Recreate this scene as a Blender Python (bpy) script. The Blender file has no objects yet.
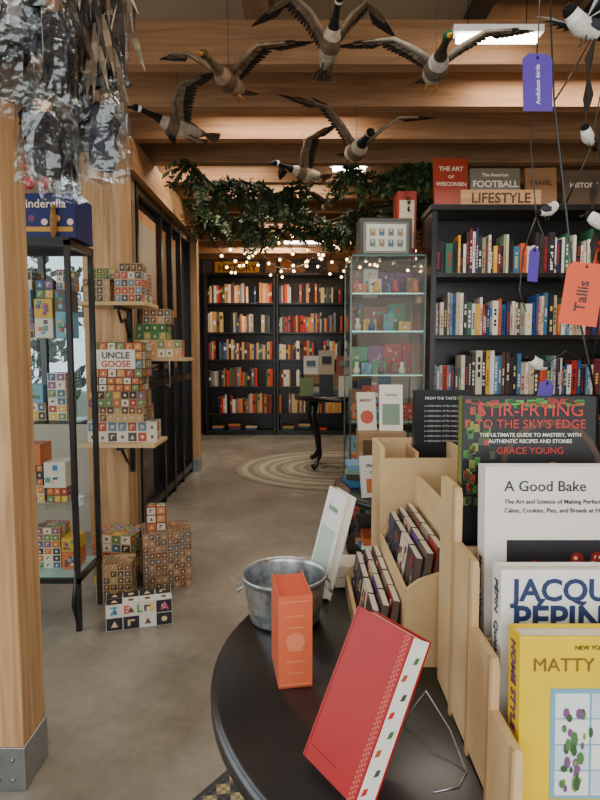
import bpy, math, random
from mathutils import Vector, Matrix, Euler
R=random.Random(11)
D=bpy.data; S=bpy.context.scene
def L(r,g,b):
    f=lambda c:(c/255/12.92) if c/255<=.04045 else ((c/255+.055)/1.055)**2.4
    return (f(r),f(g),f(b),1.0)
# ---------------------------------------------------------------- materials
MATS={}
def newmat(name):
    m=D.materials.new(name); m.use_nodes=True
    nt=m.node_tree; b=nt.nodes['Principled BSDF']
    return m,nt,nt.nodes,nt.links,b
def attr_mat(key,rough,metal=0.0,var=0.12,vscale=9.0,bump=0.0,spec=0.5):
    m,nt,N,K,b=newmat(key)
    a=N.new('ShaderNodeAttribute'); a.attribute_name='Col'
    tc=N.new('ShaderNodeTexCoord'); no=N.new('ShaderNodeTexNoise'); no.inputs['Scale'].default_value=vscale
    no.inputs['Detail'].default_value=5
    K.new(tc.outputs['Object'],no.inputs['Vector'])
    mr=N.new('ShaderNodeMapRange'); mr.inputs['To Min'].default_value=1-var; mr.inputs['To Max'].default_value=1+var
    mr.inputs['From Min'].default_value=.3; mr.inputs['From Max'].default_value=.7
    K.new(no.outputs['Fac'],mr.inputs['Value'])
    vm=N.new('ShaderNodeVectorMath'); vm.operation='SCALE'
    K.new(a.outputs['Color'],vm.inputs[0]); K.new(mr.outputs['Result'],vm.inputs['Scale'])
    K.new(vm.outputs['Vector'],b.inputs['Base Color'])
    b.inputs['Roughness'].default_value=rough; b.inputs['Metallic'].default_value=metal
    b.inputs['Specular IOR Level'].default_value=spec
    if bump:
        bp=N.new('ShaderNodeBump'); bp.inputs['Strength'].default_value=bump; bp.inputs['Distance'].default_value=.01
        K.new(no.outputs['Fac'],bp.inputs['Height']); K.new(bp.outputs['Normal'],b.inputs['Normal'])
    MATS[key]=m
attr_mat('paint',.5); attr_mat('matte',.85,spec=.25); attr_mat('cover',.4,var=.05,spec=.35); attr_mat('paper',.8,var=.05,vscale=60)
attr_mat('metal',.35,1.0); attr_mat('black',.3,var=.2); attr_mat('feather',.8,var=.3,vscale=40,bump=.3,spec=.15)
attr_mat('plaster',.9,var=.06,vscale=3,bump=.1,spec=.2); attr_mat('leaf',.6,var=.4,vscale=6,spec=.3)
def wood(key,axis):
    m,nt,N,K,b=newmat(key)
    a=N.new('ShaderNodeAttribute'); a.attribute_name='Col'
    tc=N.new('ShaderNodeTexCoord'); mp=N.new('ShaderNodeMapping')
    sc=[22,22,22]; sc[axis]=1.2; mp.inputs['Scale'].default_value=sc
    K.new(tc.outputs['Object'],mp.inputs['Vector'])
    no=N.new('ShaderNodeTexNoise'); no.inputs['Scale'].default_value=1.6; no.inputs['Detail'].default_value=8; no.inputs['Distortion'].default_value=.8
    K.new(mp.outputs['Vector'],no.inputs['Vector'])
    no2=N.new('ShaderNodeTexNoise'); no2.inputs['Scale'].default_value=1.3; K.new(tc.outputs['Object'],no2.inputs['Vector'])
    cr=N.new('ShaderNodeValToRGB'); e=cr.color_ramp.elements
    e[0].position=.3; e[0].color=(.56,.47,.39,1); e[1].position=.68; e[1].color=(1.1,1.07,1.03,1)
    K.new(no.outputs['Fac'],cr.inputs['Fac'])
    mx=N.new('ShaderNodeMix'); mx.data_type='RGBA'; mx.blend_type='MULTIPLY'; mx.inputs['Factor'].default_value=.85
    K.new(a.outputs['Color'],mx.inputs['A']); K.new(cr.outputs['Color'],mx.inputs['B'])
    mr=N.new('ShaderNodeMapRange'); mr.inputs['To Min'].default_value=.7; mr.inputs['To Max'].default_value=1.25
    K.new(no2.outputs['Fac'],mr.inputs['Value'])
    vm=N.new('ShaderNodeVectorMath'); vm.operation='SCALE'
    K.new(mx.outputs['Result'],vm.inputs[0]); K.new(mr.outputs['Result'],vm.inputs['Scale'])
    K.new(vm.outputs['Vector'],b.inputs['Base Color']); b.inputs['Roughness'].default_value=.65
    bp=N.new('ShaderNodeBump'); bp.inputs['Strength'].default_value=.15; bp.inputs['Distance'].default_value=.004
    K.new(no.outputs['Fac'],bp.inputs['Height']); K.new(bp.outputs['Normal'],b.inputs['Normal'])
    MATS[key]=m
wood('woodx',0); wood('woody',1); wood('woodz',2)
attr_mat('ply',.6,var=.09,vscale=14,spec=.3)
def thin(key,tint,fac,rough,lo,hi,noise=False):
    m,nt,N,K,b=newmat(key); N.remove(b); out=N['Material Output']
    t=N.new('ShaderNodeBsdfTransparent'); t.inputs['Color'].default_value=tint
    g=N.new('ShaderNodeBsdfGlossy'); g.inputs['Roughness'].default_value=rough; g.inputs['Color'].default_value=(.9,.95,.95,1)
    lw=N.new('ShaderNodeLayerWeight'); lw.inputs['Blend'].default_value=fac
    mr=N.new('ShaderNodeMapRange'); mr.inputs['To Min'].default_value=lo; mr.inputs['To Max'].default_value=hi
    K.new(lw.outputs['Fresnel'],mr.inputs['Value'])
    mx=N.new('ShaderNodeMixShader'); K.new(mr.outputs['Result'],mx.inputs['Fac']); K.new(t.outputs[0],mx.inputs[1]); K.new(g.outputs[0],mx.inputs[2])
    if noise:
        tc=N.new('ShaderNodeTexCoord'); no=N.new('ShaderNodeTexNoise'); no.inputs['Scale'].default_value=28
        K.new(tc.outputs['Object'],no.inputs['Vector'])
        bp=N.new('ShaderNodeBump'); bp.inputs['Strength'].default_value=.5; bp.inputs['Distance'].default_value=.02
        K.new(no.outputs['Fac'],bp.inputs['Height']); K.new(bp.outputs['Normal'],g.inputs['Normal'])
    K.new(mx.outputs[0],out.inputs['Surface']); MATS[key]=m
thin('glass',(.95,.98,.965,1),.2,.02,.01,.3); thin('plastic',(.93,.94,.95,1),.4,.22,.06,.4,True)
def emit(key,col,st):
    m,nt,N,K,b=newmat(key); b.inputs['Base Color'].default_value=col; b.inputs['Emission Color'].default_value=col; b.inputs['Emission Strength'].default_value=st; MATS[key]=m
emit('bulb',(1,.6,.26,1),12); emit('tube',(1,.97,.9,1),14)
m,nt,N,K,b=newmat('darkglass'); b.inputs['Base Color'].default_value=(.025,.022,.02,1); b.inputs['Roughness'].default_value=.05; MATS['darkglass']=m
m,nt,N,K,b=newmat('galv'); b.inputs['Metallic'].default_value=.95; b.inputs['Roughness'].default_value=.34
vo=N.new('ShaderNodeTexVoronoi'); vo.inputs['Scale'].default_value=75; tc=N.new('ShaderNodeTexCoord'); K.new(tc.outputs['Object'],vo.inputs['Vector'])
cr=N.new('ShaderNodeValToRGB'); cr.color_ramp.elements[0].color=(.3,.32,.33,1); cr.color_ramp.elements[1].color=(.5,.52,.53,1)
sx=N.new('ShaderNodeSeparateColor'); K.new(vo.outputs['Color'],sx.inputs[0]); K.new(sx.outputs[0],cr.inputs['Fac']); K.new(cr.outputs['Color'],b.inputs['Base Color']); MATS['galv']=m
m,nt,N,K,b=newmat('concrete')
tc=N.new('ShaderNodeTexCoord'); n1=N.new('ShaderNodeTexNoise'); n1.inputs['Scale'].default_value=.9; n1.inputs['Detail'].default_value=9; n1.inputs['Roughness'].default_value=.6
n2=N.new('ShaderNodeTexNoise'); n2.inputs['Scale'].default_value=24; n2.inputs['Detail'].default_value=6
K.new(tc.outputs['Object'],n1.inputs['Vector']); K.new(tc.outputs['Object'],n2.inputs['Vector'])
cr=N.new('ShaderNodeValToRGB'); e=cr.color_ramp.elements; e[0].position=.34; e[0].color=L(122,112,97); e[1].position=.68; e[1].color=L(178,168,152)
K.new(n1.outputs['Fac'],cr.inputs['Fac'])
mx=N.new('ShaderNodeMix'); mx.data_type='RGBA'; mx.blend_type='MULTIPLY'; mx.inputs['Factor'].default_value=.35
K.new(cr.outputs['Color'],mx.inputs['A'])
bw=N.new('ShaderNodeRGBToBW'); K.new(n2.outputs['Color'],bw.inputs[0]); K.new(bw.outputs[0],mx.inputs['B'])
K.new(mx.outputs['Result'],b.inputs['Base Color'])
mr=N.new('ShaderNodeMapRange'); mr.inputs['To Min'].default_value=.14; mr.inputs['To Max'].default_value=.38; K.new(n1.outputs['Fac'],mr.inputs['Value']); K.new(mr.outputs['Result'],b.inputs['Roughness'])
MATS['concrete']=m
m,nt,N,K,b=newmat('rugpat'); b.inputs['Roughness'].default_value=.95
tc=N.new('ShaderNodeTexCoord'); mp=N.new('ShaderNodeMapping'); mp.inputs['Rotation'].default_value=(0,0,math.radians(45)); K.new(tc.outputs['Object'],mp.inputs['Vector'])
ck=N.new('ShaderNodeTexChecker'); ck.inputs['Scale'].default_value=26; ck.inputs['Color1'].default_value=L(66,66,66); ck.inputs['Color2'].default_value=L(165,148,104)
ck2=N.new('ShaderNodeTexChecker'); ck2.inputs['Scale'].default_value=78; ck2.inputs['Color1'].default_value=(1,1,1,1); ck2.inputs['Color2'].default_value=(.5,.5,.52,1)
K.new(mp.outputs['Vector'],ck.inputs['Vector']); K.new(mp.outputs['Vector'],ck2.inputs['Vector'])
mx=N.new('ShaderNodeMix'); mx.data_type='RGBA'; mx.blend_type='MULTIPLY'; mx.inputs['Factor'].default_value=1
K.new(ck.outputs['Color'],mx.inputs['A']); K.new(ck2.outputs['Color'],mx.inputs['B']); K.new(mx.outputs['Result'],b.inputs['Base Color']); MATS['rugpat']=m

# ---------------------------------------------------------------- mesh builder
class B:
    def __init__(s): s.v=[];s.f=[];s.c=[];s.m=[];s.s=[];s.k=[]
    def add(s,vs,fs,col,mat='paint',M=None,smooth=False):
        o=len(s.v)
        for p in vs:
            p=Vector(p); s.v.append((M@p) if M is not None else p)
        if mat not in s.k: s.k.append(mat)
        mi=s.k.index(mat)
        for i,f in enumerate(fs):
            s.f.append([o+j for j in f]); s.c.append(col[i] if isinstance(col,list) else col); s.m.append(mi); s.s.append(smooth)
    def bx(s,x0,x1,y0,y1,z0,z1,col,mat='paint',M=None):
        v=[(x0,y0,z0),(x1,y0,z0),(x1,y1,z0),(x0,y1,z0),(x0,y0,z1),(x1,y0,z1),(x1,y1,z1),(x0,y1,z1)]
        s.add(v,[(0,3,2,1),(4,5,6,7),(0,1,5,4),(1,2,6,5),(2,3,7,6),(3,0,4,7)],col,mat,M)
    def box(s,c,d,col,mat='paint',rz=0,M=None):
        T=Matrix.Translation(c)@Matrix.Rotation(rz,4,'Z')
        if M is not None: T=M@T
        s.bx(-d[0]/2,d[0]/2,-d[1]/2,d[1]/2,-d[2]/2,d[2]/2,col,mat,T)
    def tube(s,pts,rad,col,mat='paint',n=8,M=None,flat=1.0,cap=True,smooth=True):
        pts=[Vector(p) for p in pts]
        if not isinstance(rad,(list,tuple)): rad=[rad]*len(pts)
        vs=[];fs=[];cl=[]
        for i,p in enumerate(pts):
            t=(pts[min(i+1,len(pts)-1)]-pts[max(i-1,0)]).normalized()
            up=Vector((0,0,1)) if abs(t.z)<.9 else Vector((0,1,0))
            a=t.cross(up).normalized(); b=a.cross(t).normalized()
            for j in range(n):
                w=2*math.pi*j/n; vs.append(p+a*math.cos(w)*rad[i]+b*math.sin(w)*rad[i]*flat)
        for i in range(len(pts)-1):
            for j in range(n):
                fs.append((i*n+j,i*n+(j+1)%n,(i+1)*n+(j+1)%n,(i+1)*n+j)); cl.append(col[i] if isinstance(col,list) else col)
        if cap:
            fs.append(tuple(range(n-1,-1,-1))); cl.append(cl[0]); fs.append(tuple((len(pts)-1)*n+j for j in range(n))); cl.append(cl[-2])
        s.add(vs,fs,cl,mat,M,smooth)
    def cyl(s,p0,p1,r0,r1,col,mat='paint',n=24,M=None,smooth=True): s.tube([p0,p1],[r0,r1],col,mat,n,M,smooth=smooth)
    def ell(s,c,r,col,mat='paint',n=12,m=8,M=None):
        if not isinstance(r,(tuple,list)): r=(r,r,r)
        vs=[];fs=[]
        for i in range(m+1):
            th=math.pi*i/m
            for j in range(n):
                ph=2*math.pi*j/n; vs.append((c[0]+r[0]*math.sin(th)*math.cos(ph),c[1]+r[1]*math.sin(th)*math.sin(ph),c[2]+r[2]*math.cos(th)))
        for i in range(m):
            for j in range(n): fs.append((i*n+j,(i+1)*n+j,(i+1)*n+(j+1)%n,i*n+(j+1)%n))
        s.add(vs,fs,col,mat,M,True)
    def disc(s,c,r,col,mat='paint',ax='y',n=20,M=None,ry=None):
        ry=ry or r; vs=[]
        for j in range(n):
            w=2*math.pi*j/n; a,b_=r*math.cos(w),ry*math.sin(w)
            vs.append({'y':(c[0]+a,c[1],c[2]+b_),'z':(c[0]+a,c[1]+b_,c[2]),'x':(c[0],c[1]+a,c[2]+b_)}[ax])
        s.add(vs,[tuple(range(n))],col,mat,M)
    def prism(s,poly,axis,a0,a1,col,mat='paint',M=None):
        n=len(poly); vs=[]
        for a in (a0,a1):
            for p in poly: vs.append((a,p[0],p[1]) if axis=='x' else (p[0],a,p[1]) if axis=='y' else (p[0],p[1],a))
        fs=[tuple(range(n-1,-1,-1)),tuple(range(n,2*n))]+[(i,(i+1)%n,n+(i+1)%n,n+i) for i in range(n)]
        s.add(vs,fs,col,mat,M)
    def lathe(s,c,prof,col,mat='paint',n=32,M=None):
        vs=[];fs=[]
        for r,z in prof:
            for j in range(n):
                w=2*math.pi*j/n; vs.append((c[0]+r*math.cos(w),c[1]+r*math.sin(w),c[2]+z))
        for i in range(len(prof)-1):
            for j in range(n): fs.append((i*n+j,i*n+(j+1)%n,(i+1)*n+(j+1)%n,(i+1)*n+j))
        s.add(vs,fs,col,mat,M,True)
    def done(s,name,M=None,bevel=0,parent=None):
        off=Vector((0,0,0))
        if M is None and s.v:
            xs=[v.x for v in s.v];ys=[v.y for v in s.v];zs=[v.z for v in s.v]
            off=Vector(((min(xs)+max(xs))/2,(min(ys)+max(ys))/2,min(zs)))
        me=D.meshes.new(name); me.from_pydata([(v-off)[:] for v in s.v],[],s.f)
        for k in s.k: me.materials.append(MATS[k])
        me.polygons.foreach_set('material_index',s.m); me.polygons.foreach_set('use_smooth',s.s)
        ca=me.color_attributes.new('Col','FLOAT_COLOR','CORNER'); d=[]
        for f,c in zip(s.f,s.c): d.extend(list(c)*len(f))
        ca.data.foreach_set('color',d); me.update()
        o=D.objects.new(name,me); S.collection.objects.link(o)
        if M is not None: o.matrix_world=M
        else: o.location=off
        if bevel:
            md=o.modifiers.new('bevel','BEVEL'); md.width=bevel; md.segments=2; md.limit_method='ANGLE'
        if parent:
            o.parent=parent
            if M is None: o.location=off-parent.location
        return o
TM={}
def tmat(col):
    if col not in TM:
        m,nt,N,K,b=newmat('ink'); b.inputs['Base Color'].default_value=col; b.inputs['Roughness'].default_value=.5; TM[col]=m
    return TM[col]
def text(parent,s,size,T,col,align='CENTER',bold=0,sx=1):
    cu=D.curves.new('lettering','FONT'); cu.body=s; cu.size=size; cu.align_x=align; cu.offset=bold*size; cu.extrude=.0004; cu.resolution_u=3
    cu.materials.append(tmat(col)); o=D.objects.new('lettering',cu); S.collection.objects.link(o)
    o.parent=parent; o.matrix_basis=T@Matrix.Diagonal((sx,1,1,1)); return o
RX=Matrix.Rotation(math.pi/2,4,'X')
SPN=Matrix(((0,0,-1,0),(0,-1,0,0),(-1,0,0,0),(0,0,0,1)))
def front(x,y,z): return Matrix.Translation((x,y,z))@RX
def wtext(parent,s,size,loc,col,rz=0,**k):
    return text(parent,s,size,Matrix.Translation(Vector(loc)-parent.location)@Matrix.Rotation(rz,4,'Z')@RX,col,**k)

WOODC=L(200,160,114); DARK=L(20,19,20); BIRCH=L(204,173,127); WHITE=L(235,232,225)
# ---------------------------------------------------------------- room shell
b=B(); b.bx(-2.6,2.6,-2,9.2,-.1,0,L(150,140,125),'concrete'); b.done('floor')
b=B(); b.bx(-2.6,2.6,-2,9.2,3.1,3.2,L(168,150,126),'plaster'); b.done('ceiling')
WALL=L(180,172,158)
b=B(); b.bx(-2.6,2.6,9.1,9.2,0,3.1,WALL,'plaster'); b.done('wall_back')
b=B(); b.bx(2.5,2.6,-2,9.1,0,3.1,WALL,'plaster'); b.done('wall_right')
b=B(); b.bx(-2.6,-2.5,-2,3.95,0,.7,WALL,'plaster'); b.bx(-2.6,-2.5,-2,3.95,2.3,3.1,WALL,'plaster'); b.bx(-2.6,-2.5,-2,0,.7,2.3,WALL,'plaster'); b.bx(-2.6,-2.5,3.4,3.95,.7,2.3,WALL,'plaster'); b.done('wall_left')
b=B(); b.bx(-2.5,-1.36,3.95,4.03,0,.75,WALL,'plaster'); b.bx(-2.5,-1.12,3.95,4.03,2.25,3.1,L(140,125,105),'plaster'); b.bx(-1.4,-1.12,3.95,4.03,0,2.25,L(120,100,80),'plaster'); b.done('wall_alcove')
b=B()
for x in (-2.5,-2.1,-1.75,-1.41): b.bx(x-.02,x+.02,3.97,4.01,.75,2.25,DARK,'black')
for z in (.77,1.5,2.23): b.bx(-2.5,-1.4,3.97,4.01,z-.02,z+.02,DARK,'black')
b.bx(-2.5,-1.4,3.988,3.992,.75,2.25,WHITE,'glass'); b.done('window_1')
b=B()
for y in (.02,1.15,2.28,3.38): b.bx(-2.57,-2.53,y-.02,y+.02,.7,2.3,DARK,'black')
for z in (.72,2.28): b.bx(-2.57,-2.53,0,3.4,z-.02,z+.02,DARK,'black')
b.bx(-2.552,-2.548,0,3.4,.7,2.3,WHITE,'glass'); b.done('window_2')
b=B(); b.bx(-2.5,2.5,-2,-1.92,0,.3,WALL,'plaster'); b.bx(-2.5,2.5,-2,-1.92,2.8,3.1,WALL,'plaster'); b.bx(-2.5,-2.2,-2,-1.92,.3,2.8,WALL,'plaster'); b.bx(2.2,2.5,-2,-1.92,.3,2.8,WALL,'plaster'); b.done('wall_front')
b=B()
for x in (-2.18,-.75,.75,2.18): b.bx(x-.025,x+.025,-1.98,-1.94,.3,2.8,DARK,'black')
b.bx(-2.2,2.2,-1.962,-1.958,.3,2.8,WHITE,'glass'); b.done('window_3')
b=B(); b.bx(-1.24,-1.12,3.8,6.1,2.6,3.1,L(120,104,84),'plaster'); b.bx(-1.6,-1.5,6.1,9.1,0,3.1,L(165,165,160),'plaster'); b.bx(-1.5,-1.24,6.1,6.2,0,3.1,L(165,165,160),'plaster'); b.done('wall_partition')
b=B(); b.bx(-1.2,-1.16,4.03,5.97,0,2.4,DARK,'darkglass')
for y in (4.06,4.75,5.12,5.5,5.94): b.bx(-1.16,-1.11,y-.022,y+.022,0,2.4,DARK,'black')
for z in (.08,1.0,2.36): b.bx(-1.155,-1.115,4.03,5.97,z-.03,z+.03,DARK,'black')
for y0,y1 in ((4.1,4.72),(4.79,5.08),(5.16,5.46)):
    b.bx(-1.159,-1.15,y0,y1,1.56,2.26,L(190,130,75),'woodz'); b.bx(-1.149,-1.147,y0+.05,y1-.05,1.64,2.18,L(150,138,118),'paint')
    b.bx(-1.159,-1.15,y0,y1,1.1,1.3,L(150,110,75),'woodz')
b.cyl((-1.08,4.8,.95),(-1.08,4.8,1.25),.01,.01,L(190,190,190),'metal',8); b.cyl((-1.12,4.8,.97),(-1.08,4.8,.97),.007,.007,L(150,150,150),'metal',8);b.cyl((-1.12,4.8,1.23),(-1.08,4.8,1.23),.007,.007,L(150,150,150),'metal',8)
b.done('door_1')
def post(name,x0,x1,y0,y1,z1,br=True):
    b=B(); b.bx(x0,x1,y0,y1,0,z1,WOODC,'woodz')
    if br:
        b.bx(x0-.003,x1+.004,y0-.006,y1+.003,0.0,.13,L(175,182,188),'metal')
        for i in range(4): b.ell((x1-.03-.04*(i%2),y0-.008,.035+.06*(i//2)),.007,L(140,145,150),'metal',8,5)
    b.done(name,bevel=.004)
post('wood_post',-1.0,-.785,1.56,1.70,3.1)
post('wood_post.001',-1.33,-1.08,3.6,3.8,2.6,False)
post('wood_post.002',-1.22,-1.05,5.98,6.1,2.4)
b=B(); b.bx(-1.24,-1.06,3.8,6.1,2.4,2.6,L(185,142,97),'woody'); b.done('trim_1')
b=B()
for y in [.3,1.2,2.9,3.38,3.86,4.34,4.82,5.3,5.78,6.26,6.74,7.22,7.7,8.18,8.66]:
    dy=R.uniform(-.01,.01); tn=R.uniform(.8,1.05)
    b.bx(-2.48,2.48,y-.04+dy,y+.04+dy,2.6,2.8,tuple(c*tn for c in L(162,120,82)[:3])+(1,),'woodx')
for x in (-2.0,-.2,1.6): b.bx(x-.06,x+.06,-1.9,9.05,2.8,3.1,L(135,102,70),'woody')
b.done('ceiling_beams')
b=B(); b.bx(.9,1.3,-1.9,9,2.85,3.08,L(110,104,96),'metal'); b.done('ceiling_duct')
b=B(); b.bx(-1.5,2.5,9.08,9.1,0,.1,L(60,55,50)); b.done('baseboard_back')
# ---------------------------------------------------------------- books
PAL_B=[L(*c) for c in [(200,72,38),(215,112,45),(205,50,32),(228,214,186),(232,222,202),(200,180,142),(80,55,42),(35,35,45),(140,38,30),(185,138,90),(215,172,105),(118,60,42),(60,90,125),(195,180,155),(80,108,90),(210,140,70),(86,90,66),(115,125,135),(60,50,45),(45,70,105)]]
PAL_R=[L(*c) for c in [(236,232,222),(225,217,200),(208,198,178),(170,35,32),(30,75,130),(50,105,78),(215,168,50),(24,24,30),(50,40,50),(195,90,45),(105,142,170),(185,170,146),(104,30,42),(58,108,145),(228,220,208),(60,50,42),(40,48,88),(228,224,212),(130,150,122),(96,58,45),(30,30,36)]]
def fill(b,x0,x1,yf,z,hmin,hmax,pal,lab=False,wmin=.018,wmax=.045,full=.97):
    x=x0; run=0
    while x<x1-.03:
        if run<=0: run=R.randint(1,5); hb=R.uniform(hmin,hmax); wb=R.uniform(wmin,wmax)
        run-=1
        w=max(wmin*.7,wb*R.uniform(.6,1.4)); h=min(hmax,max(hmin,hb+R.uniform(-.02,.02))); d=R.uniform(.13,.17); c=R.choice(pal)
        if x+w>x1: break
        if R.random()>full: x+=R.uniform(.05,.14); continue
        yy=yf+R.uniform(0,.025)
        b.bx(x,x+w-.0015,yy,yy+d,z,z+h,[L(230,222,205)]*2+[c,c,L(230,222,205),c],'cover')
        if lab:
            k=R.choice([WHITE,L(20,20,20),L(220,190,90),L(170,50,42)])
            n=R.randint(4,9); a=R.uniform(.08,.3); e=R.uniform(.6,.92)   # title built of short strokes, reads as spine lettering
            for q in range(n):
                za=a+(e-a)*q/n
                if R.random()<.2: continue
                b.bx(x+w*.3,x+w*.68,yy-.0012,yy,z+h*za,z+h*(za+(e-a)/n*.7),k,'cover')
        elif R.random()<.5:
            a=R.uniform(.3,.7); b.bx(x+w*.15,x+w*.85,yy-.0015,yy,z+h*a,z+h*(a+.18),R.choice([WHITE,L(30,25,25),L(220,180,90)]),'cover')
        x+=w
def bookcase(name,x0,x1,yf,yb,z1,shelves,rail=0):
    b=B()
    for x in (x0,x1-.035): b.bx(x,x+.035,yf,yb,0,z1,DARK,'black')
    b.bx(x0+.035,x1-.035,yb-.015,yb,0,z1,L(20,20,22),'black')
    for z in shelves: b.bx(x0+.035,x1-.035,yf+.005,yb-.015,z-.028,z,DARK,'black')
    b.bx(x0-.01 if x0>0 else x0,x1+.01 if x0>0 else x1,yf-.015,yb,z1,z1+.035,DARK,'black'); b.bx(x0+.035,x1-.035,yf+.01,yf+.03,0,.05,DARK,'black')
    b.done(name,bevel=.002)
bs=[.07,.33,.73,1.13,1.53,1.96]
for i,(x0,x1) in enumerate(((-1.40,-.36),(-.35,.69))):
    bookcase('bookcase' if i==0 else 'bookcase.%03d'%i,x0,x1,8.6,8.92,2.36,bs)
for i,(x0,x1) in enumerate(((-1.36,-.40),(-.31,.65))):
    b=B()
    for z in bs[1:]: fill(b,x0,x1,8.63,z+.001,.2,.3,PAL_B,full=.96)
    x=x0+.03
    while x<x1-.2:
        n=R.randint(1,4); zz=.071
        for k in range(n): b.box((x+.1,8.76,zz+.015),(.17,.22,.028),R.choice(PAL_B),'cover',R.uniform(-.15,.15)); zz+=.03
        x+=.25
    b.done('shelved_books' if i==0 else 'shelved_books.%03d'%i)
rs=[.06,.21,.59,.974,1.353,1.74]
bookcase('bookcase.002',.82,2.2,3.68,3.98,2.12,rs)
b=B()
for z in rs[1:]: fill(b,.86,2.16,3.71,z+.001,.17,.28,PAL_R,True,.010,.034,.985)
b.done('shelved_books.002')
b=B(); b.bx(1.0,1.5,3.70,3.72,2.157,2.25,L(180,138,94),'woodx'); o=b.done('lifestyle_sign'); wtext(o,'LIFESTYLE',.085,(1.25,3.698,2.172),L(40,25,15),bold=.02)
def topbook(name,x0,x1,z1,y,col,txts,tc,rz=0):
    M=Matrix.Translation(((x0+x1)/2,y,2.157))@Matrix.Rotation(rz,4,'Z')@Matrix.Rotation(math.radians(-8),4,'X'); w=x1-x0; h=z1-2.157
    b=B(); b.bx(-w/2,w/2,0,.004,0,h,col,'cover'); b.bx(-w/2,w/2,.03,.034,0,h,col,'cover'); b.bx(-w/2,-w/2+.004,.004,.03,0,h,col,'cover'); b.bx(-w/2+.004,w/2-.004,.004,.03,.003,h-.004,L(225,218,200),'paper')
    o=b.done(name,M)
    for s,sz,z in txts: text(o,s,sz,front(0,-.001,z),tc,bold=.02)
topbook('coffee_table_book',.87,1.09,2.50,3.83,L(150,55,38),[('THE ART',.04,.26),('OF',.03,.21),('WISCONSIN',.036,.16)],L(225,205,180),.05)
topbook('coffee_table_book.001',1.10,1.42,2.43,3.82,L(112,105,92),[('The American',.03,.22),('FOOTBALL',.06,.15)],L(230,222,205))
topbook('coffee_table_book.002',1.46,1.66,2.44,3.84,L(145,105,72),[('TRAVEL',.04,.17)],L(60,35,25),-.06)
topbook('coffee_table_book.003',1.70,1.97,2.42,3.83,L(95,78,62),[('HISTORY',.045,.15)],L(225,215,195))
b=B(); b.bx(-1.25,-.6,8.64,8.67,2.4,2.56,L(225,175,60),'paint'); o=b.done('history_sign'); wtext(o,'HISTORY',.14,(-.92,8.638,2.42),L(70,35,15),bold=.02)
b=B(); x=-1.3
while x<.6:
    b.bx(x,x+.16,8.75,8.8,2.397,2.397+R.uniform(.15,.3),R.choice(PAL_B),'cover'); x+=R.uniform(.2,.32)
b.done('display_books')
# ---------------------------------------------------------------- round braided rug, round side table
b=B(); cx,cy=.34,6.15; r=0.0; i=0
cols=[L(160,150,130),L(135,126,110),L(172,162,142),L(148,136,116),L(124,116,102)]
while r<1.02:
    r2=r+.06; n=64; vs=[];fs=[]
    for rr,zz in ((r,.004),((r+r2)/2,.012),(r2,.004)):
        for j in range(n): w=2*math.pi*j/n; vs.append((cx+rr*math.cos(w),cy+rr*math.sin(w),zz))
    for k in range(2):
        for j in range(n): fs.append((k*n+j,k*n+(j+1)%n,(k+1)*n+(j+1)%n,(k+1)*n+j))
    b.add(vs,fs,cols[i%5],'matte',None,True); r=r2; i+=1
b.done('braided_round_rug')
b=B(); c=(.42,6.25,0)
b.cyl((c[0],c[1],.74),(c[0],c[1],.78),.48,.48,DARK,'black',40)
for k in range(4):
    w=math.radians(45+90*k); dx,dy=math.cos(w),math.sin(w)
    b.tube([(c[0]+dx*.38,c[1]+dy*.38,.74),(c[0]+dx*.42,c[1]+dy*.42,.6),(c[0]+dx*.33,c[1]+dy*.33,.35),(c[0]+dx*.3,c[1]+dy*.3,.15),(c[0]+dx*.36,c[1]+dy*.36,.06),(c[0]+dx*.4,c[1]+dy*.4,.045)],[.045,.055,.035,.026,.028,.032],DARK,'black',10)
b.done('round_side_table')
b=B(); PT=[L(*c) for c in [(230,225,212),(70,62,60),(120,135,95),(190,175,150),(90,110,130),(215,205,185),(150,70,50),(45,45,50)]]
for k in range(9):
    x=.02+.1*k; z0=.782
    if k%2==0: b.box((x+.05,6.0,z0+.10),(.14,.03,.18+.04*(k%3)),R.choice(PT),'cover',R.uniform(-.3,.3)); 
    else:
        for q in range(3+k%3): b.box((x+.05,6.3,z0+.016+.03*q),(.18,.24,.028),R.choice(PT),'cover',R.uniform(-.2,.2))
b.bx(.05,.75,6.28,6.42,.782,1.0,L(160,128,92),'woodx')
for i,(x,w,h) in enumerate(((.12,.16,.2),(.29,.17,.26),(.47,.15,.2),(.62,.16,.3))):
    c=PT[(i*3)%8]; b.box((x,6.34,1.0+h/2),(w,.03,h),c,'cover',.1-.06*i); b.box((x,6.315,1.0+h*.6),(w*.6,.01,h*.3),PT[(i*3+4)%8],'cover',.1-.06*i)
b.done('book_display')
# ---------------------------------------------------------------- glass showcase (right-middle)
GL=L(80,95,90)
X0,X1,Y0,Y1,Z1=.32,.80,3.72,4.22,1.86
b=B()
for x in (X0,X1-.010):
    for y in (Y0,Y1-.010): b.bx(x,x+.010,y,y+.010,0.0,Z1,GL,'metal')
b.bx(X0,X1,Y0,Y1,0,.12,DARK,'black'); b.bx(X0,X1,Y0,Y0+.01,Z1-.012,Z1,GL,'metal'); b.bx(X0,X0+.01,Y0,Y1,Z1-.012,Z1,GL,'metal'); b.bx(X1-.01,X1,Y0,Y1,Z1-.012,Z1,GL,'metal')
b.bx(X0+.01,X1-.01,Y0+.01,Y1,Z1-.008,Z1,L(150,180,170),'glass')
GS=(.45,.8,1.1,1.38,1.62)
for z in GS:
    b.bx(X0+.012,X1-.012,Y0+.012,Y1-.012,z-.008,z,L(150,180,170),'glass'); b.bx(X0+.012,X1-.012,Y0+.006,Y0+.012,z-.008,z,L(150,195,180),'metal')
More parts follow.
